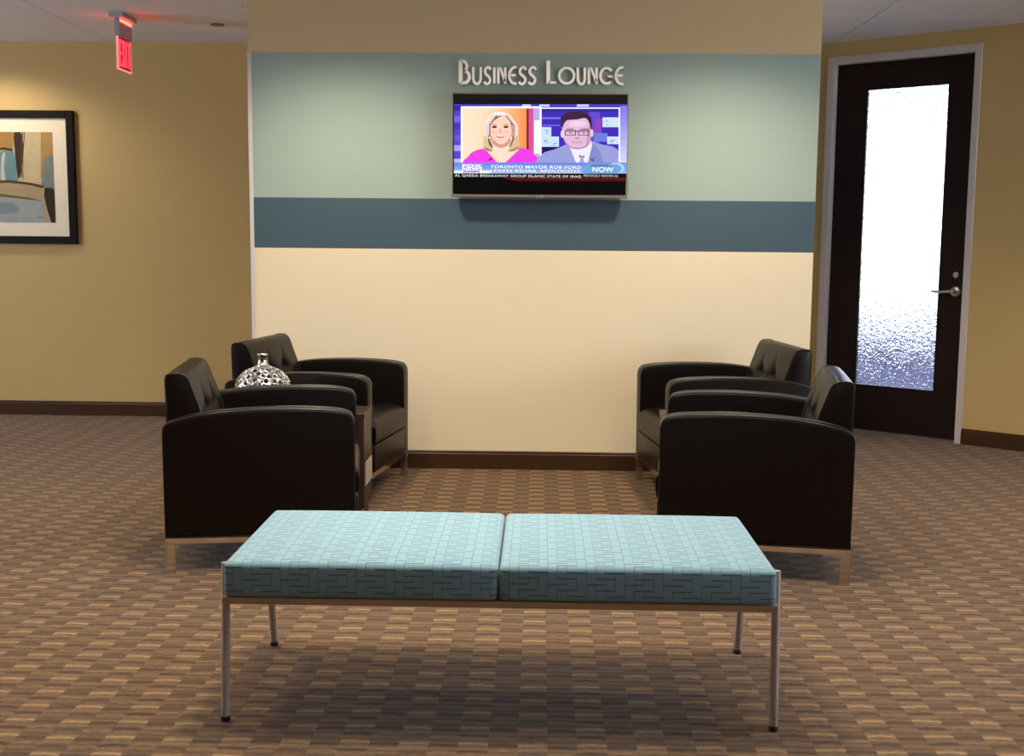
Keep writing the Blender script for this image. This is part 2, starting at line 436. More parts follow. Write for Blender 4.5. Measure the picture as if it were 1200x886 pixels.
def build_chair():
    t = thing('armchair', 'dark brown leather armchair nearest on the left, in front of the silver vase', 'armchair', group='dark leather lounge armchairs')
    prof = arm_profile()
    for s in (1, -1):
        y0 = s*(HW-AT)
        bm = BM(); add_prism(bm, prof, lambda a, b, q: (a, y0+s*q, b), AT, bev=.011, seg=3)
        a_ = obj('armrest', bm, M['leather'], t, 40)
        for yy in (HW-.004, HW-AT+.004):
            bm = BM()
            pts = [(a + (-.003 if a > 0 else .003)*(abs(a) > .3), s*yy, b-.0015) for a, b in prof]
            add_tube(bm, pts, .0038, 6, closed=True)
            obj('piping', bm, M['piping'], a_)
    # seat base
    bm = BM(); add_box(bm, (-.34, -(HW-AT)+.0015, .142), (.368, HW-AT-.0015, .276), .010, 3); obj('seat_base', bm, M['leather'], t, 40)
    # seat cushion, crowned
    bm = BM(); nx, ny = 18, 18; xa, xb, yw = -.22, .370, HW-AT-.002
    def cz(u, v, top):
        eu = 1-abs(2*u-1)**14; ev = 1-abs(2*v-1)**12
        return (.286, .374+.034*(max(eu, 0)*max(ev, 0))**.5)[top]
    def cell(u, v, k):                                    # k: 0 bottom, 1 top
        uu = u
        return (xa+(xb-xa)*uu, -yw+2*yw*v, cz(u, v, k))
    import itertools
    G = {}
    for k in (0, 1):
        for i, j in itertools.product(range(nx+1), range(ny+1)):
            G[k, i, j] = bm.verts.new(cell(i/nx, j/ny, k))
        for i, j in itertools.product(range(nx), range(ny)):
            bm.faces.new((G[k, i, j], G[k, i+1, j], G[k, i+1, j+1], G[k, i, j+1]))
    ring = [(i, 0) for i in range(nx)] + [(nx, j) for j in range(ny)] + [(i, ny) for i in range(nx, 0, -1)] + [(0, j) for j in range(ny, 0, -1)]
    H = 6; prev = [G[0, i, j] for i, j in ring]
    for h in range(1, H+1):
        w = h/H; cur = []
        for i, j in ring:
            if h == H: cur.append(G[1, i, j]); continue
            a, b = G[0, i, j].co, G[1, i, j].co
            p = a.lerp(b, w)
            if i == nx: p.x += .006*math.sin(PI*w)
            cur.append(bm.verts.new(p))
        for q in range(len(ring)):
            bm.faces.new((prev[q], prev[(q+1) % len(ring)], cur[(q+1) % len(ring)], cur[q]))
        prev = cur
    obj('seat_cushion', bm, M['leather'], t, 75)
    # backrest with two tufts
    yw = HW-AT-.002
    P = spline([(-.335, .30), (-.348, .42), (-.356, .60), (-.3585, .72)], 3)[:-1] + \
        [(-.359, .735), (-.358, .747), (-.354, .754), (-.347, .7575), (-.336, .759)] + \
        spline([(-.320, .760), (-.300, .759), (-.287, .755), (-.277, .746), (-.267, .728), (-.257, .70), (-.247, .672), (-.235, .64), (-.222, .60), (-.210, .56), (-.197, .50), (-.182, .42), (-.175, .30)], 4)
    # even out
    pl = [Vector((a, b)) for a, b in P]
    ln = [0]
    for a, b in zip(pl, pl[1:]): ln.append(ln[-1]+(b-a).length)
    n = 90; Q = []
    for k in range(n+1):
        s = ln[-1]*k/n; i = max(q for q in range(len(ln)) if ln[q] <= s+1e-9); i = min(i, len(ln)-2)
        Q.append(pl[i].lerp(pl[i+1], (s-ln[i])/(ln[i+1]-ln[i])))
    buttons = [(-.095, .603), (.095, .603)]
    ys = [-yw+2*yw*k/72 for k in range(73)]
    cen = Vector((-.28, .5))
    bm = BM(); rows = []
    def disp(p, y):
        if p.x < -.30 : return 0
        d = 0
        for by, bz in buttons:
            r2 = (y-by)**2+(p.y-bz)**2
            d += .024*math.exp(-r2/(2*.028**2))
            if p.y > bz:
                d += .011*math.exp(-(y-by)**2/(2*.014**2))*max(0, 1-(p.y-bz)/.12)
            # side pleats
            d += .006*math.exp(-(p.y-bz)**2/(2*.012**2))*math.exp(-((y-by)/.09)**2)
        return d
    # rounded ends: outermost rings pulled in
    ends = [(0, .006), (.002, .0025), (.006, .0005)]
    yl = [(-yw+e, i) for e, i in ends] + [(y, 0) for y in ys[1:-1]] + [(yw-e, i) for e, i in reversed(ends)]
    for y, ins in yl:
        row = []
        for k, p in enumerate(Q):
            tg = (Q[min(k+1, n)]-Q[max(k-1, 0)]).normalized(); nn = Vector((-tg.y, tg.x))   # outward = left of travel
            if nn.dot(p-cen) < 0: nn = -nn
            bulge = .010*(1-(y/yw)**2)*(1 if p.x > -.3 else .2)
            q = p - nn*(ins+disp(p, y)-bulge)
            row.append(bm.verts.new((q.x, y, q.y)))
        rows.append(row)
    for a, b in zip(rows, rows[1:]):
        for k in range(n): bm.faces.new((a[k], a[k+1], b[k+1], b[k]))
        bm.faces.new((a[n], a[0], b[0], b[n]))
    bm.faces.new(rows[0]); bm.faces.new(rows[-1][::-1])
    bk = obj('backrest', bm, M['leather'], t, 60)
    for y_, z_ in buttons:
        bm = BM()
        add_lathe(bm, [(0, .006), (.006, .0055), (.011, .003), (.013, 0)], 16, Matrix.Translation((-.241, y_, z_)) @ Matrix.Rotation(PI/2, 4, 'Y'))
        obj('button', bm, M['leather'], bk)
    for s in (-1, 1):
        bm = BM()
        add_tube(bm, [(q.x-.002 if q.x > -.3 else q.x+.002, s*(yw-.002), q.y) for q in Q[4:]], .0036, 6)
        obj('piping', bm, M['piping'], bk)
    # chrome base
    bm = BM()
    for lo, hi in (((-.36, -.368, .116), (.36, -.356, .142)), ((-.36, .356, .116), (.36, .368, .142)), ((-.36, -.356, .116), (-.348, .356, .142)), ((.348, -.356, .116), (.36, .356, .142))):
        add_box(bm, lo, hi, .001, 1)
    obj('base_frame', bm, M['chrome'], t)
    for sx in (-1, 1):
        for sy in (-1, 1):
            bm = BM()
            xs = sorted((sx*.36, sx*.322)); ysx = sorted((sy*.368, sy*.356))
            add_box(bm, (xs[0], ysx[0], 0), (xs[1], ysx[1], .116), .001, 1)
            xs = sorted((sx*.36, sx*.348)); ysx = sorted((sy*.356, sy*.33))
            add_box(bm, (xs[0], ysx[0], 0), (xs[1], ysx[1], .116), .001, 1)
            obj('leg', bm, M['chrome'], t)
    return t

RD = math.radians
chair = build_chair()
chair.location = (-1.116, 4.744, 0); chair.rotation_euler = (0, 0, RD(8.5))
dup(chair, (-1.115, 5.925, 0), RD(-8.5), 'dark brown leather armchair behind the silver vase, close to the cream wall')
dup(chair, (.873, 4.725, 0), RD(180-8.8), 'dark brown leather armchair nearest on the right, between the bench end and the glass door')
dup(chair, (.927, 5.915, 0), RD(180+7), 'dark brown leather armchair farthest on the right, next to the cream wall')

# wedge tables between the chairs
def build_table():
    t = thing('side_table', 'dark wood wedge side table carrying the silver vase between the left armchairs', 'side table', group='wedge tables between the armchairs')
    def trap(grow): return [(.315+grow, -.122-grow), (.315+grow, .122+grow), (-.30-grow, .205+grow), (-.30-grow, -.205-grow)]
    bm = BM(); add_prism(bm, trap(0), lambda a, b, q: (a, b, .47+q), .022, bev=.002, seg=1); obj('tabletop', bm, M['table'], t)
    bm = BM(); add_prism(bm, trap(-.003), lambda a, b, q: (a, b, .055+q), .415); obj('cabinet_body', bm, M['table'], t)
    bm = BM(); add_box(bm, (.3125, -.085, .155), (.3165, .105, .262), .001, 1); obj('metal_plate', bm, mat('brushed_aluminium', (206, 196, 184), .5, .35), t, label='brushed metal plate')
    for sx, sy in ((.285, -.09), (.285, .09), (-.27, -.17), (-.27, .17)):
        bm = BM(); add_box(bm, (sx-.018, sy-.018, 0), (sx+.018, sy+.018, .055), .001, 1); obj('leg', bm, M['chrome'], t)
    return t
tab = build_table(); tab.location = (-1.10, 5.33, 0)
dup(tab, (.878, 5.32, 0), PI+RD(-1), 'dark wood wedge side table with nothing on it between the right armchairs')

# ------------------------------------------------------------------ vase
def build_vase():
    t = thing('vase', 'round silver vase pierced with round holes and a short neck on the left side table', 'vase', (-1.27, 5.33, .492))
    Rm, zc = .127, .098
    prof = [(.070, .0), (.092, .012), (.112, .04), (.124, .072), (.127, .098), (.122, .125), (.108, .152), (.085, .174), (.058, .189), (.034, .199)]
    pr = spline(prof, 12)
    n = 300
    ln = [0]
    for a, b in zip(pr, pr[1:]): ln.append(ln[-1]+math.dist(a, b))
    tot = ln[-1]; mrows = 110
    Q = []
    for k in range(mrows+1):
        s = tot*k/mrows; i = min(max(q for q in range(len(ln)) if ln[q] <= s+1e-9), len(ln)-2)
        w = (s-ln[i])/(ln[i+1]-ln[i]); Q.append((pr[i][0]+(pr[i+1][0]-pr[i][0])*w, pr[i][1]+(pr[i+1][1]-pr[i][1])*w))
    holes = []
    rr = random.Random(3)
    for size, cnt, gap in ((.0115, 46, .007), (.0085, 120, .005), (.0055, 500, .004), (.0034, 600, .004)):
        for _ in range(cnt*6):
            k = rr.uniform(6, mrows-5); a = rr.uniform(0, 2*PI)
            r, z = Q[int(k)]; p = Vector((r*math.cos(a), r*math.sin(a), z)); s = size*rr.uniform(.85, 1.1)
            if all((p-q).length > s+h+gap for q, h in holes): holes.append((p, s))
    bm = BM(); V = []
    for k, (r, z) in enumerate(Q):
        V.append([bm.verts.new((r*math.cos(2*PI*q/n), r*math.sin(2*PI*q/n), z)) for q in range(n)])
    import mathutils
    kd = mathutils.kdtree.KDTree(len(holes))
    for i, (p, s) in enumerate(holes): kd.insert(p, i)
    kd.balance()
    dead = set()
    for row in V:
        for v in row:
            for p, i, d in kd.find_range(v.co, .02):
                h = holes[i][1]
                if d < h-.0006: dead.add(v); break
                if d < h+.0011:
                    v.co = Vector(p)+(v.co-Vector(p))*(h/d); break
    for k in range(mrows):
        for q in range(n):
            vs = (V[k][q], V[k][(q+1) % n], V[k+1][(q+1) % n], V[k+1][q])
            if any(v in dead for v in vs): continue
            bm.faces.new(vs).smooth = True
    bmesh.ops.delete(bm, geom=[v for v in bm.verts if not v.link_faces], context='VERTS')
    o = obj('body', bm, M['silver'], t)
    for p in o.data.polygons: p.use_smooth = True
    sm = o.modifiers.new('wall', 'SOLIDIFY'); sm.thickness = .0035; sm.offset = -1
    bm = BM(); add_lathe(bm, [(.0335, .197), (.026, .204), (.0215, .214), (.020, .228), (.021, .243), (.0245, .252), (.0235, .2545), (.019, .251), (.017, .235), (.018, .21), (.03, .198)], 40)
    obj('neck', bm, M['silver'], t)
    bm = BM(); add_lathe(bm, [(0, 0), (.070, 0), (.072, .003), (0, .003)], 40); obj('foot', bm, M['silver'], t)
build_vase()

# ------------------------------------------------------------------ bench
def build_bench():
    t = thing('bench', 'long two-seat bench with pale teal basketweave cushions and slim metal legs in the foreground', 'bench')
    cx, cy = -.0985, 3.26
    t.location = (cx, cy, 0)
    xl, xr, yf, yb = -.718, .718, 2.945-cy, 3.545-cy
    for a, b in ((xl, -.0015), (.0015, xr)):
        bm = BM()
        add_box(bm, (a, yf, .352), (b, yb, .446), .016, 4)
        bmesh.ops.subdivide_edges(bm, edges=[e for e in bm.edges if e.calc_length() > .2], cuts=12, use_grid_fill=True)
        mx = (a+b)/2
        for v in bm.verts:
            if v.co.z > .43:
                ex = 1-(abs(v.co.x-mx)/((b-a)/2))**4; ey = 1-(abs(v.co.y-(yf+yb)/2)/((yb-yf)/2))**4
                v.co.z += .010*max(ex, 0)*max(ey, 0)
        uv = bm.loops.layers.uv.new('UVMap')
        bm.normal_update()
        for f in bm.faces:
            nn = f.normal
            for l in f.loops:
                p = l.vert.co
                if abs(nn.z) > .6: l[uv].uv = (p.x, p.y)
                elif abs(nn.y) > .6: l[uv].uv = (p.x, p.z)
                else: l[uv].uv = (p.y, p.z)
        obj('seat_cushion', bm, M['fabric'], t, 50)
    bm = BM()
    for lo, hi in (((xl-.005, yf+.004, .334), (xr+.005, yf+.024, .352)), ((xl-.005, yb-.024, .334), (xr+.005, yb-.004, .352)),
                   ((xl-.005, yf+.024, .334), (xl+.015, yb-.024, .352)), ((xr-.015, yf+.024, .334), (xr+.005, yb-.024, .352)), ((-.012, yf+.024, .334), (.012, yb-.024, .352))):
        add_box(bm, lo, hi, .0015, 1)
    obj('seat_frame', bm, M['rail'], t)
    for s in (-1, 1):
        for y0, y1, zt in ((2.988-cy, 3.022-cy, .425), (3.568-cy, 3.49-cy, .345)):
            xo = s*.7295
            bm = BM()
            pts = [(xo, y0, .012), (xo, y0+(y1-y0)*.6, .25), (xo, y1, zt)]
            add_tube(bm, [(xo, y0, .010), (xo, y1, zt)], .0112, 12)
            lg = obj('leg', bm, M['steel'], t, 60)
            bm = BM(); add_lathe(bm, [(0, 0), (.0115, 0), (.0125, .002), (.0125, .014), (0, .014)], 16, Matrix.Translation((xo, y0, 0)))
            obj('foot_cap', bm, M['rubber'], lg)
build_bench()

# ------------------------------------------------------------------ television
def build_tv():
    YF = 6.352
    E = {}
    def em(c, s=1.0):
        k = (tuple(c), s)
        if k not in E:
            mm = mat('screen_glow', c, .08, emit=s); bsdf(mm).inputs['Base Color'].default_value = (.004, .004, .004, 1)
            E[k] = mm; mats.append(mm)
        return mats.index(E[k])
    mats = []
    x0, zt = on_y(529.5, 108.3, YF); x1, _ = on_y(737.3, 109.5, YF); _, zb = on_y(633, 231.5, YF)
    cx, czc = (x0+x1)/2, (zt+zb)/2
    t = thing('television', 'flat wall-mounted television showing a split-screen news broadcast on the teal band', 'television', (cx, YF, czc))
    w, h = (x1-x0)/2, (zt-zb)/2
    bm = BM(); add_box(bm, (-w, .004, -h), (w, .052, h), .004, 2); obj('back_case', bm, M['black'], t)
    bm = BM()
    b = .0065
    for lo, hi in (((-w, -.002, -h), (-w+b, .012, h)), ((w-b, -.002, -h), (w, .012, h)), ((-w, -.002, h-b), (w, .012, h)), ((-w, -.002, -h), (w, .012, -h+.014))):
        add_box(bm, lo, hi, .0015, 1)
    obj('bezel', bm, mat('bronze_grey_bezel', (150, 138, 124), .35, .5), t, label='thin bronze-grey bezel')
    bm = BM(); add_box(bm, (-.02, -.006, -h-.006), (.02, .006, -h+.012), .003, 2); obj('power_button', bm, M['satin'], t)
    bm = BM(); add_box(bm, (-.2, .052, -.15), (.2, Y1-YF-.0005, .15)); obj('wall_bracket', bm, M['black'], t)
    # the picture
    bm = BM(); lay = [0]
    def loc(u, v):
        x, z = on_y(u, v, YF); return x-cx, z-czc
    def poly(pts, c, s=1.0, f=None):
        lay[0] += 1; d = .0025 - lay[0]*.00002
        vs = []
        for p in pts:
            x, z = loc(*p); vs.append(bm.verts.new((x, d, z)))
        fc = bm.faces.new(vs); fc.material_index = em(c, s)
    def ell(cx_, cy_, rx, ry, c, s=1.0, a0=0, a1=360, n=24):
        poly([(cx_+rx*math.cos(RD(a0+(a1-a0)*k/n)), cy_+ry*math.sin(RD(a0+(a1-a0)*k/n))) for k in range(n+(a1-a0 < 360))], c, s)
    def rect(u0, v0, u1, v1, c, s=1.0): poly([(u0, v0), (u1, v0), (u1, v1), (u0, v1)], c, s)
    def smooth(pts, c, s=1.0): poly(spline(pts, 5, True), c, s)
    def text(body, u0, u1, v0, v1, c, s=1.0, fat=.012):
        cu = bpy.data.curves.new('tmp', 'FONT'); cu.body = body; cu.offset = fat; cu.space_character = 1.08
        o = bpy.data.objects.new('tmp', cu); C.objects.link(o)
        me = bpy.data.meshes.new_from_object(o.evaluated_get(bpy.context.evaluated_depsgraph_get()))
        xs = [v.co.x for v in me.vertices]; ys = [v.co.y for v in me.vertices]
        a0, a1, b0, b1 = min(xs), max(xs), min(ys), max(ys)
        lay[0] += 1; d = .0025-lay[0]*.00002; mi = em(c, s)
        vs = []
        for v in me.vertices:
            q = (v.co.x-a0)/(a1-a0); r = (v.co.y-b0)/(b1-b0)
            x, z = loc(u0+(u1-u0)*q, v1+(v0-v1)*r + .009*(u1-u0)*q); vs.append(bm.verts.new((x, d, z)))
        for p in me.polygons:
            try: bm.faces.new([vs[i] for i in p.vertices]).material_index = mi
            except ValueError: pass
        bpy.data.objects.remove(o); bpy.data.curves.remove(cu); bpy.data.meshes.remove(me)
    rect(531.5, 110.5, 735.5, 228, (6, 4, 5), .6)
    rect(532, 122, 735, 204, (84, 66, 196), 1.1)                   # studio backdrop
    for v, c in ((123, (58, 40, 160)), (136, (118, 104, 226)), (144, (74, 56, 190)), (158, (102, 88, 220)), (170, (170, 166, 244)), (186, (190, 190, 250)), (196, (224, 228, 255))):
        rect(532, v, 541, v+7, c)
    rect(541, 122, 735, 125.5, (72, 60, 190))
    for u, w_ in ((612, 10), (632, 12), (676, 14)): rect(u, 122.3, u+w_, 125, (212, 212, 255))
    rect(541, 125, 632, 192, (255, 222, 190), 1.15)                # presenter window
    for k in range(20):                                            # warm set wall
        q = k/19; rect(541+k*4.0, 127, 545+k*4.0, 192, (255, int(226-86*q*q), int(196-128*q*q)), 1.1)
    rect(617, 127, 619.5, 192, (140, 26, 56)); rect(619.5, 127, 625, 192, (226, 84, 150)); rect(625, 127, 633, 192, (190, 176, 246)); rect(626, 141, 633, 180, (236, 246, 255), 1.1)
    rect(540, 125, 541.5, 197, (250, 246, 255), 1.2); rect(540, 124.6, 634, 126.2, (250, 246, 255), 1.2); rect(632.4, 125, 634.6, 197, (246, 248, 255), 1.2)
    # presenter
    smooth([(566, 178), (567, 160), (569, 143), (575, 134), (585, 130.5), (595, 133), (602, 141), (605, 156), (607, 172), (608, 176), (598, 178), (586, 174), (576, 178)], (238, 220, 210), 1.0)
    smooth([(567, 170), (570, 176), (580, 178), (577, 172), (572, 168)], (190, 148, 92)); smooth([(594, 177), (604, 175), (610, 172), (603, 169), (597, 172)], (170, 126, 76))
    poly([(576, 160), (599, 160), (599, 174), (606, 177), (590, 193), (572, 178), (577, 174)], (255, 224, 206), 1.05)
    smooth([(548, 193), (550, 182), (556, 177), (567, 174.5), (574, 181), (587, 192.5), (600, 183), (608, 174), (618, 175), (626, 181), (631, 193)], (240, 62, 232), 1.05)
    poly([(571, 176.5), (574, 174), (590, 189), (605, 173.5), (608, 175.5), (590, 192.5)], (255, 222, 206), 1.05)
    smooth([(573, 150), (574, 143), (580, 137.5), (588, 135.5), (595, 138), (600, 146), (600, 156), (597, 163), (590, 168.5), (584, 168), (577, 163), (574, 156)], (255, 214, 192), 1.0)
    smooth([(572, 152), (573, 143), (579, 137), (590, 134), (584, 138), (577, 143)], (150, 98, 66)); smooth([(592, 135), (598, 140), (601.5, 150), (600, 158), (599, 147), (596, 140)], (176, 120, 86))
    smooth([(568, 160), (570, 142), (577, 133), (587, 131), (593, 134), (584, 136), (576, 141), (573, 152), (573, 166), (569, 170)], (248, 238, 240), 1.05)
    smooth([(589, 133), (598, 136), (605, 148), (606, 164), (603, 171), (601, 164), (601, 150), (597, 140)], (248, 236, 240), 1.05)
    smooth([(577, 163.5), (584, 168.2), (590, 168.6), (597, 163.5), (598, 168), (590, 173), (583, 172.5), (577, 168)], (226, 166, 140), .95)
    smooth([(573.2, 150), (575, 158), (579, 165), (577, 165), (573.2, 160)], (226, 164, 140)); smooth([(600.4, 150), (599, 158), (595, 165), (597.5, 165), (600.6, 159)], (222, 158, 136))
    ell(579, 155, 3, 1.8, (255, 196, 180)); ell(594, 155, 3, 1.8, (255, 194, 178))
    for k in range(6):
        a = k*1.1
        poly([(568+a, 166), (569.5+a*.8, 146), (577+a, 134.5), (577.8+a, 135), (570.4+a*.8, 147), (569+a, 166)], ((228, 206, 196), (252, 246, 250), (222, 190, 164), (250, 240, 240), (196, 152, 116), (150, 104, 76))[k])
        poly([(606.5-a, 168), (606-a*.8, 148), (597-a*.9, 135.5), (597.9-a*.9, 135), (607-a*.8, 147), (607.4-a, 168)], ((234, 216, 214), (252, 244, 252), (226, 200, 184), (248, 236, 244), (206, 164, 132), (156, 110, 82))[k])
    smooth([(572.6, 158), (574.5, 165), (577.5, 172), (574.5, 173), (571.8, 166)], (136, 94, 66)); smooth([(601.2, 158), (599.6, 165), (597, 172), (600.5, 172), (602.4, 166)], (146, 102, 74)); smooth([(566.5, 164), (568.5, 158), (571.5, 164), (573.5, 170), (578, 176.6), (572, 177.6), (567, 174)], (232, 202, 160)); smooth([(594.5, 177), (599, 171), (602, 164), (605.8, 158), (607.6, 166), (608.6, 173), (602, 177.4)], (228, 196, 152)); smooth([(567.5, 172.5), (571, 173), (577.5, 176.8), (572.5, 177.4), (568.6, 175.6)], (190, 146, 92)); smooth([(596.5, 177), (602.5, 173.6), (608, 171.6), (606.6, 174.6), (601.6, 177.2)], (186, 140, 88))
    for u in (579.5, 593): ell(u, 148.8, 3.0, 1.25, (78, 44, 44)); ell(u, 149, 1.3, .9, (30, 18, 22))
    for u in (579.5, 593): ell(u, 146.3, 3.2, .45, (150, 96, 78))
    poly([(586, 150), (588.4, 155), (584.5, 155.3)], (236, 176, 158))
    ell(586.5, 159.8, 4.6, 1.9, (206, 110, 116), 1, 0, 360); ell(586.5, 159.2, 3.8, .9, (255, 246, 244), 1.1)
    for u in (573.6, 599): ell(u, 161.5, 1.1, 1.4, (240, 240, 255))
    poly([(572, 187.5), (576, 184.5), (577, 186.3), (573.5, 188.4)], (120, 30, 90))
    # guest window
    rect(634.8, 127, 725.5, 192, (62, 44, 186), 1.05)
    rect(634.8, 127, 725.5, 131, (52, 40, 150)); rect(634.8, 137.5, 657, 139.5, (132, 120, 240)); rect(634.8, 146, 656, 148, (110, 96, 230)); rect(690, 131, 703, 168, (104, 72, 210)); rect(697, 139, 705, 156, (150, 70, 190)); rect(696, 156, 712, 166, (112, 130, 226))
    for u0, v0, u1, v1 in ((634.8, 149, 646, 172), (634.8, 160, 655, 172), (706, 137.5, 725.5, 149), (711.5, 160, 725.5, 169)):
        rect(u0, v0, u1, v1, (206, 226, 252), 1.05)
    for k in range(16):
        u0, v0 = R.choice(((636, 152), (637, 163), (644, 166), (708, 140), (713, 162)))
        a = u0+R.uniform(0, 6); v_ = v0+R.uniform(0, 6); rect(a, v_, a+R.uniform(2, 5), v_+.9, (138, 160, 206))
    rect(634.8, 172, 662, 180, (30, 22, 96))
    smooth([(635, 193), (636, 180), (650, 175), (664, 169), (676, 165), (692, 165), (704, 169), (718, 172), (725.4, 178), (725.4, 193)], (158, 162, 222), 1.0)
    smooth([(690, 168), (697, 170), (704, 180), (706, 193), (694, 193), (690, 180)], (138, 142, 206))
    poly([(667, 171), (674, 164), (692, 164), (694, 170), (688, 193), (676, 193)], (240, 234, 255), 1.05)
    poly([(678, 183), (685, 183), (683.5, 186), (686, 193), (677.5, 193), (680.5, 186)], (170, 166, 216)); rect(679, 182, 681, 184, (110, 60, 90)); rect(683, 182.6, 685, 184.2, (110, 60, 90))
    smooth([(659, 153), (658, 140), (666, 133), (676, 131), (687, 133), (692.5, 141), (692.5, 154), (691.5, 165), (686, 172.3), (676, 174.2), (666, 171.5), (661, 164)], (232, 190, 222), 1.0)
    smooth([(659, 150), (657, 140), (661, 134), (671, 130.6), (683, 131), (692, 137), (693.5, 146), (692, 153), (690.5, 144), (686, 138.5), (676, 140), (665, 141), (661, 145)], (64, 34, 62), 1.0)
    smooth([(661, 163), (667, 170.5), (676, 173), (686, 171), (691, 164), (691, 168), (686, 173), (676, 175), (666, 172)], (200, 140, 178)); smooth([(668, 143), (676, 141.6), (685, 142.6), (686, 147), (676, 148.5), (667, 147)], (246, 212, 234))
    smooth([(688, 150), (692, 150), (691.4, 164), (687, 170), (688, 160)], (212, 156, 194))
    ell(659, 157, 2, 4.6, (246, 208, 226)); ell(693.5, 156, 2, 4.6, (246, 200, 220))
    for u in (668.5, 684):                                         # spectacles
        for a, b_, c_, d_ in ((u-6.2, 152.6, u+6.2, 153.9), (u-6.2, 158.2, u+6.2, 158.9), (u-6.4, 152.6, u-5.4, 158.9), (u+5.4, 152.6, u+6.4, 158.9)): rect(a, b_, c_, d_, (84, 50, 78))
    rect(674.3, 153.5, 678.2, 154.5, (84, 50, 78)); ell(668.5, 155.8, 2.2, .8, (170, 110, 140)); ell(684, 155.8, 2.2, .8, (170, 110, 140))
    ell(676.4, 162, 2.6, 1.4, (226, 150, 176)); ell(676, 166.4, 6.4, 1.1, (196, 110, 142)); ell(676, 166, 5, .5, (246, 226, 240))
    for u in (668, 684.5): ell(u, 151.3, 5, .6, (120, 70, 96))
    poly([(692, 185), (694.6, 187.4), (697, 183.8), (695.6, 188.8), (692.6, 188)], (90, 50, 90))
    for a, b_, c_, d_ in ((634, 126, 726.5, 127.4), (725, 126, 726.6, 193)): rect(a, b_, c_, d_, (240, 240, 255), 1.2)
    for k in range(9): rect(726.6, 124+k*8, 735, 132+k*8, (130+10*k, 120+12*k, 236), 1.1)
    # caption strap
    for k in range(7):
        q = k/6; rect(532, 190.5+k*2, 735, 192.5+k*2, (int(110+50*q), int(140+55*q), int(232+10*q)), 1.0)
    rect(532, 199.8, 575, 203, (232, 240, 255), 1.1)
    ell(722, 197.5, 9.5, 6.6, (150, 190, 238)); ell(721, 197.5, 7.2, 4.8, (84, 140, 210)); poly([(682, 203), (690, 191), (735, 192), (728, 203)], (112, 168, 226))
    ell(722, 197, 9.5, 6.2, (186, 216, 246), 1.0, 200, 430); ell(720.5, 197.6, 8, 5, (112, 168, 226))
    text('HAPPENING', 692, 717, 192.6, 195.4, (24, 40, 110)); text('NOW', 694.5, 719, 195.6, 201.4, (246, 250, 255), 1.2)
    rect(541, 192.2, 565.5, 200, (172, 172, 236)); text('FOX', 542, 564, 192.4, 195.8, (255, 255, 255), 1.3); text('NEWS', 542, 565, 196, 199.8, (255, 255, 255), 1.3)
    rect(543, 200.4, 562, 203.4, (110, 96, 170)); text('channel', 544, 561, 200.6, 203.2, (255, 255, 255), 1.2)
    text('TORONTO MAYOR ROB FORD', 575.4, 681.5, 194.0, 197.4, (28, 60, 130)); text('TORONTO MAYOR ROB FORD', 575, 681, 193.6, 197.1, (255, 255, 255), 1.2)
    text('LEAVES REHAB, APOLOGIZES', 575.8, 680.5, 198.8, 202.4, (28, 60, 130)); text('LEAVES REHAB, APOLOGIZES', 575.4, 680, 198.4, 202.1, (255, 255, 255), 1.2)
    rect(532, 203.4, 735, 209, (8, 6, 14))
    text('AL QAEDA BREAKAWAY GROUP ISLAMIC STATE OF IRAQ', 533, 681, 204.3, 207.4, (250, 246, 244), 1.2, 0); text('PREVIOUSLY KNOWN AS', 684, 724, 204.6, 207.2, (228, 220, 230), 1.1, 0)
    for k in range(5): rect(592+k*4, 208.6+k*.9, 735, 209.6+k*.9, (128-20*k, 28-4*k, 16), .8)
    obj('screen', bm, mats, t, label='lit screen with a woman in magenta and a man in glasses')
build_tv()

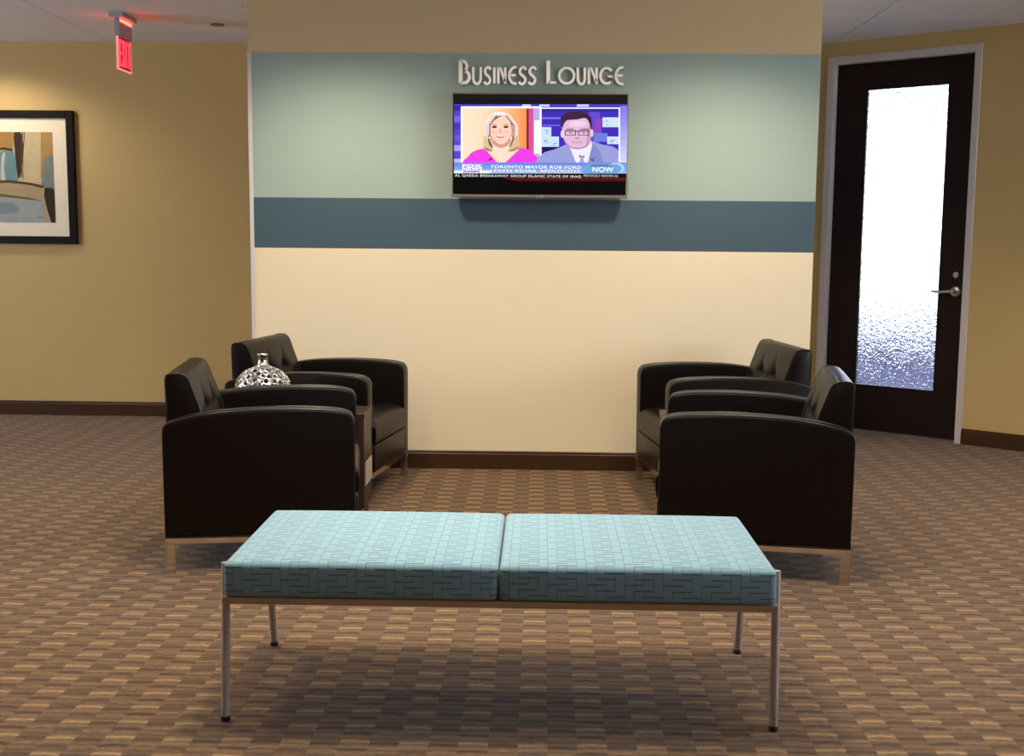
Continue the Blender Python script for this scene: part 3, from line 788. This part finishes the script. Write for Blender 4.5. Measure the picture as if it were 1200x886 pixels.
# ------------------------------------------------------------------ sign letters
def sign():
    YW = Y1-.018
    def arc(cx, cy, rx, ry, a0, a1, n=14): return [(cx+rx*math.cos(RD(a0+(a1-a0)*k/n)), cy+ry*math.sin(RD(a0+(a1-a0)*k/n))) for k in range(n+1)]
    W = 2.9                                                         # stroke, photo pixels
    # strokes in the letter's own box (0..1), y up; optional width factor
    S_ = [(spline([(.98, .84), (.78, .985), (.42, .97), (.16, .82), (.24, .60), (.62, .46), (.88, .30), (.80, .10), (.50, .0), (.20, .03), (.02, .14)], 5), 1)]
    U_ = [([(.06, 1)] + [(.06, .35)] + arc(.5, .35, .44, .35, 180, 360) + [(.94, .35), (.94, 1)], 1)]
    N_ = [([(.08, 0), (.08, 1)], 1), (spline([(.08, .97), (.34, .92), (.58, .62), (.93, .12)], 5), 1), ([(.94, 0), (.94, 1)], 1)]
    E_ = [(arc(.78, .5, .74, .5, 75, 285), 1), ([(.06, .52), (.86, .52)], .9)]
    LET = [
        ('B', 537.4, 551.8, 70.6, 98.6, [([(.12, 0), (.12, 1)], 1.55), (spline([(.12, .97), (.45, .96), (.70, .80), (.58, .62), (.30, .53)], 5), 1.1), (spline([(.32, .56), (.72, .50), (.93, .30), (.74, .08), (.40, .03), (.12, .03)], 5), 1.25)], 'large raised white letter B that starts the sign over the television'),
        ('U', 553.2, 564.8, 78.3, 98.9, U_, 'small raised white letter U right after the large B'),
        ('S', 566.4, 576.0, 78.3, 98.9, S_, 'raised white letter S between the first U and the I'),
        ('I', 577.6, 580.8, 78.6, 98.4, [([(.5, 0), (.5, 1)], 1)], 'single-stroke raised white letter I in the sign over the television'),
        ('N', 582.4, 593.4, 78.6, 98.6, N_, 'raised white letter N between the I and the first E'),
        ('E', 595.6, 606.4, 78.3, 98.6, E_, 'rounded raised white letter E before the double S'),
        ('S', 607.2, 617.4, 78.3, 98.9, S_, 'raised white letter S next to the rounded E, first of the double S'),
        ('S', 618.6, 628.8, 78.3, 98.9, S_, 'raised white letter S ending the first word of the sign, before the gap'),
        ('L', 640.2, 652.4, 70.4, 98.4, [([(.14, 0), (.14, 1)], 1.45), ([(.14, .045), (1, .045)], 1)], 'large raised white letter L that starts the second word of the sign'),
        ('O', 654.0, 674.2, 78.3, 98.9, [(arc(.5, .5, .47, .46, 90, 450, 30), 1)], 'round raised white letter O in the second word of the sign'),
        ('U', 675.8, 686.8, 78.3, 98.9, U_, 'raised white letter U right after the round O'),
        ('N', 688.4, 700.6, 78.6, 98.8, N_, 'raised white letter N beside the G'),
        ('G', 702.4, 719.4, 78.3, 98.9, [(arc(.5, .5, .47, .46, 38, 345, 26), 1), ([(.90, .10), (.90, .46)], 1), ([(.58, .46), (.95, .46)], .8)], 'wide raised white letter G in the second word of the sign'),
        ('E', 720.6, 731.8, 78.3, 98.9, E_, 'rounded raised white letter E ending the whole sign'),
    ]
    def ribbon(bm, pts, hw, closed):
        n = len(pts); Lf, Rt = [], []
        P = [Vector(p) for p in pts]
        for i in range(n):
            a = P[i-1] if i else (P[-2] if closed else P[0]); b = P[i+1] if i < n-1 else (P[1] if closed else P[-1])
            t = (b-a).normalized(); nn = Vector((-t.y, t.x)); Lf.append(P[i]+nn*hw); Rt.append(P[i]-nn*hw)
        y0, y1 = YW, Y1
        q = [[bm.verts.new((p.x, y, p.y)) for p in side] for side in (Lf, Rt) for y in (y0, y1)]
        lf, lb, rf, rb = q
        for i in range(n-1):
            for a, b in ((lf, rf), (rf, rb), (rb, lb), (lb, lf)): bm.faces.new((a[i], a[i+1], b[i+1], b[i]))
        if not closed:
            bm.faces.new((lf[0], rf[0], rb[0], lb[0])); bm.faces.new((lf[-1], lb[-1], rb[-1], rf[-1]))
    for ch, u0, u1, v0, v1, strokes, label in LET:
        bm = BM()
        dv = .0055*((u0+u1)/2-634)
        for pts, k in strokes:
            hw = W*k/2; Q = []
            ins = W/2*.55
            for a, b in pts:
                u = u0+ins+(u1-u0-2*ins)*a; v = v1-ins*.6+(v0-v1+1.2*ins)*b + dv*.5
                Q.append(on_y(u, v, YW))
            s = (on_y(640, 90, YW)[0]-on_y(630, 90, YW)[0])/10
            ribbon(bm, Q, hw*s, ch == 'O')
        o = obj('sign_letter', bm, M['letter']); tag(o, label, 'letter', 'raised letters of the wall sign')
sign()

# ------------------------------------------------------------------ framed picture
def picture():
    YP = Y2-.03
    x1, zt = on_y(85, 129.5, YP); x1b, zb = on_y(90.5, 286, YP); x1 = (x1+x1b)/2
    w = 1.05; cx, cz = x1-w/2, (zt+zb)/2; hw, hh = w/2, (zt-zb)/2
    t = thing('framed_picture', 'abstract painting in a wide cream mat and black wood frame on the left wall', 'picture', (cx, Y2, cz))
    bm = BM(); f = .052
    for lo, hi in (((-hw, -.034, -hh), (-hw+f, 0, hh)), ((hw-f, -.034, -hh), (hw, 0, hh)), ((-hw+f, -.034, hh-f), (hw-f, 0, hh)), ((-hw+f, -.034, -hh), (hw-f, 0, -hh+f))): add_box(bm, lo, hi, .003, 1)
    obj('frame', bm, M['pframe'], t)
    bm = BM(); add_box(bm, (-hw+f, -.018, -hh+f), (hw-f, 0, hh-f)); obj('mat_board', bm, M['mat'], t)
    ax1, at_ = on_y(61.3, 155, Y2-.02); _, ab = on_y(65, 261, Y2-.02)
    ax1 = (ax1+on_y(65, 261, Y2-.02)[0])/2 - cx; at_ -= cz; ab -= cz; ax0 = -ax1
    mats = []; bm = BM(); lay = [0]
    def col(c):
        c = tuple(x*.9 for x in c); mm = mat('artwork_paint', c, .7, spec=.2)
        v = coords(mm); f_ = noise(mm, v, 14, 5, .7)
        L(mm, mixc(mm, f_, lin(tuple(x*.86 for x in c)), lin(tuple(min(255, x*1.08) for x in c))), bsdf(mm).inputs['Base Color'])
        mats.append(mm); return len(mats)-1
    H = at_-ab
    def pl(pts, c, sm=False):
        lay[0] += 1; y = -.0185-lay[0]*.00012
        if sm: pts = spline(pts, 5, True)
        clip = [(min(max(ax1+a*H, ax0), ax1), min(max(ab+b*H, ab), at_)) for a, b in pts]
        bm.faces.new([bm.verts.new((p, y, q)) for p, q in clip]).material_index = col(c)
    # a: 0 at the right edge, leftwards negative, in units of the art's height; b: 0..1 upward
    pl([(-1.5, 0), (0, 0), (0, 1), (-1.5, 1)], (206, 186, 146))
    pl([(-.42, .40), (-.12, .40), (-.13, 1), (-.40, 1)], (222, 204, 160))
    pl([(-.13, 1), (0, 1), (0, .62), (-.06, .55), (-.15, .48)], (196, 154, 92))
    pl([(-.10, .72), (0, .76), (0, .38), (-.15, .40)], (140, 152, 142))
    pl([(-1.5, 1), (-.42, 1), (-.46, .8), (-1.5, .8)], (188, 142, 82))
    pl([(-.62, .44), (-.62, .72), (-.57, .79), (-.49, .80), (-.43, .74), (-.42, .44)], (120, 158, 160), True)
    pl([(-.60, .46), (-.585, .72), (-.54, .77), (-.56, .6), (-.55, .46)], (212, 216, 202), True)
    pl([(-.43, .98), (-.36, 1), (-.33, .8), (-.38, .52), (-.41, .52), (-.43, .8)], (70, 50, 34), True)
    pl([(-.345, 1), (-.33, 1), (-.35, .75), (-.36, .50), (-.372, .50), (-.365, .75)], (96, 72, 48))
    pl([(-.318, 1), (-.308, 1), (-.34, .7), (-.345, .48), (-.352, .48), (-.347, .7)], (90, 70, 50))
    pl([(-.66, .80), (-.56, .83), (-.45, .81), (-.46, .79), (-.56, .81), (-.66, .785)], (60, 44, 30))
    pl([(-1.5, .44), (-.5, .47), (-.25, .44), (-.12, .41), (-.12, .38), (-.25, .41), (-.5, .44), (-1.5, .41)], (96, 76, 52))
    pl([(-1.5, .41), (-.5, .44), (-.13, .385), (-.14, .24), (-.4, .28), (-1.5, .27)], (194, 172, 132))
    pl([(-1.5, .28), (-.6, .31), (-.35, .285), (-.13, .235), (-.11, .0), (-1.5, .0)], (176, 184, 180))
    pl([(-1.5, .16), (-.6, .22), (-.45, .19), (-.5, .1), (-1.5, .05)], (142, 160, 166), True)
    pl([(-1.5, .30), (-.6, .315), (-.3, .28), (-.14, .24), (-.3, .255), (-.6, .285), (-1.5, .27)], (126, 104, 74))
    pl([(-.11, .39), (-.03, .385), (0, .37), (0, 0), (-.05, 0), (-.09, .15), (-.12, .3)], (62, 48, 34))
    for a in range(4): pl([(-.20+a*.02, .055), (-.19+a*.02, .07), (-.185+a*.02, .05)], (120, 110, 96))
    obj('artwork', bm, mats, t)
picture()

# ------------------------------------------------------------------ exit sign, ceiling disc
def exit_sign():
    x, y0, y1, z0, z1 = -2.523, 7.085, 7.30, 2.262, 2.45
    t = thing('exit_sign', 'glowing red exit sign hanging from the ceiling in the left corridor', 'exit sign', (x, (y0+y1)/2, CEIL))
    hy = (y1-y0)/2; a, b = z0-CEIL, z1-CEIL
    grey = mat('exit_housing', (176, 176, 190), .4)
    bm = BM(); add_box(bm, (-.045, -hy-.01, -.03), (.045, hy+.01, 0), .004, 2); obj('ceiling_canopy', bm, grey, t)
    bm = BM(); add_box(bm, (-.016, -hy, b), (.016, hy, -.03), .003, 1); obj('housing', bm, grey, t)
    red = mat('lit_red_panel', (150, 8, 22), .25, emit=.55)
    bm = BM(); add_box(bm, (-.005, -hy, a), (.005, hy, b)); obj('panel', bm, red, t)
    bm = BM()
    for lo, hi in (((-.007, -hy-.003, a-.003), (.007, -hy+.004, b)), ((-.007, hy-.004, a-.003), (.007, hy+.003, b)), ((-.007, -hy, a-.003), (.007, hy, a+.004))): add_box(bm, lo, hi)
    obj('edge_trim', bm, mat('lit_pink_edge', (255, 150, 140), .3, emit=.7), t)
    # letters EXIT on the face towards the lounge
    bm = BM(); H0, H1 = a+.018, b-.016; wl = (2*hy-.03)/4
    def bar(y0_, z0_, y1_, z1_, th=.016):
        p, q = Vector((0, y0_, z0_)), Vector((0, y1_, z1_)); d = (q-p).normalized(); n = Vector((0, -d.z, d.y))*th/2
        vs = [bm.verts.new((X, c.y, c.z)) for X in (.005, .0085) for c in (p+n, q+n, q-n, p-n)]
        for f in ((0, 1, 2, 3), (4, 7, 6, 5), (0, 4, 5, 1), (1, 5, 6, 2), (2, 6, 7, 3), (3, 7, 4, 0)): bm.faces.new([vs[k] for k in f])
    hm = (H0+H1)/2; g = .008
    for k, ch in enumerate('EXIT'):
        ya = -hy+.015+k*wl+g/2; yb_ = ya+wl-g
        if ch == 'E':
            bar(ya+.006, H0, ya+.006, H1)
            for zz in (H0+.006, hm, H1-.006): bar(ya, zz, yb_, zz)
        elif ch == 'X': bar(ya+.004, H0, yb_-.004, H1); bar(ya+.004, H1, yb_-.004, H0)
        elif ch == 'I': bar((ya+yb_)/2, H0, (ya+yb_)/2, H1)
        else: bar((ya+yb_)/2, H0, (ya+yb_)/2, H1); bar(ya, H1-.006, yb_, H1-.006)
    obj('lettering', bm, mat('lit_red_letters', (255, 60, 84), .3, emit=1.5), t, label='bright red letters EXIT')
    bm = BM()
    for s in (-1, 1): add_box(bm, (s*.0165-.001, -hy+.01, -.052), (s*.0165+.001, hy-.01, -.034))
    obj('lamp_strip', bm, mat('red_led', (255, 40, 30), .3, emit=26), t)
exit_sign()
bm = BM(); add_lathe(bm, [(0, -.006), (.03, -.006), (.038, -.008), (.044, -.004), (.046, 0)], 32)
o = obj('ceiling_disc', bm, mat('disc_grey', (150, 142, 142), .5), None, 40); o.location = (-2.03, 7.48, CEIL)
tag(o, 'small round grey sprinkler cover on the ceiling right of the exit sign', 'sprinkler cover')

# ------------------------------------------------------------------ light
def spot(name, loc, watts, cone=120, blend=.6, size=.08, col=(1, .82, .6), aim=None):
    l = bpy.data.lights.new(name, 'SPOT'); l.energy = watts; l.spot_size = RD(cone); l.spot_blend = blend; l.shadow_soft_size = size; l.color = col
    o = bpy.data.objects.new(name, l); C.objects.link(o); o.location = loc
    if aim: o.rotation_euler = (Vector(aim)-Vector(loc)).to_track_quat('-Z', 'Y').to_euler()
    return o
ZL = CEIL-.012
WARM = (1, .88, .70)
for x, y, w, cone, bl in ((-1.05, 5.6, 158, 146, .8), (.95, 5.6, 158, 146, .8), (-.3, 3.4, 170, 140, .7), (-1.6, 4.0, 110, 130, .7), (1.5, 4.0, 90, 130, .7),
                          (-3.2, 3.0, 110, 130, .7), (2.9, 2.6, 70, 130, .7), (-3.0, 5.6, 75, 130, .7), (3.0, 5.5, 120, 112, .7)):
    spot('downlight', (x, y, ZL), w, cone, bl, .1, WARM)
l = bpy.data.lights.new('letter_glint_area', 'AREA'); l.shape = 'RECTANGLE'; l.size, l.size_y, l.energy, l.color = 1.7, .6, 34, (1, .95, .86)  # unseen area lamp, added and sized so the metal sign letters mirror it
o = bpy.data.objects.new('letter_glint_area', l); C.objects.link(o); o.location = (0, 3.2, CEIL-.005)
spot('downlight', (-3.75, 7.62, ZL), 48, 150, .6, .05, WARM)

w = bpy.data.worlds.new('sky'); bpy.context.scene.world = w; w.use_nodes = True
bg = w.node_tree.nodes['Background']; bg.inputs['Color'].default_value = (.78, .85, 1, 1); bg.inputs['Strength'].default_value = 12

sc = bpy.context.scene
sc.view_settings.view_transform = 'Standard'; sc.view_settings.look = 'None'; sc.view_settings.gamma = 1
sc.view_settings.use_curve_mapping = False; sc.view_settings.exposure = 0
sc.cycles.max_bounces = 8; sc.cycles.diffuse_bounces = 4; sc.cycles.glossy_bounces = 4; sc.cycles.transmission_bounces = 6
sc.cycles.use_denoising = True
sc.cycles.sample_clamp_indirect = 6
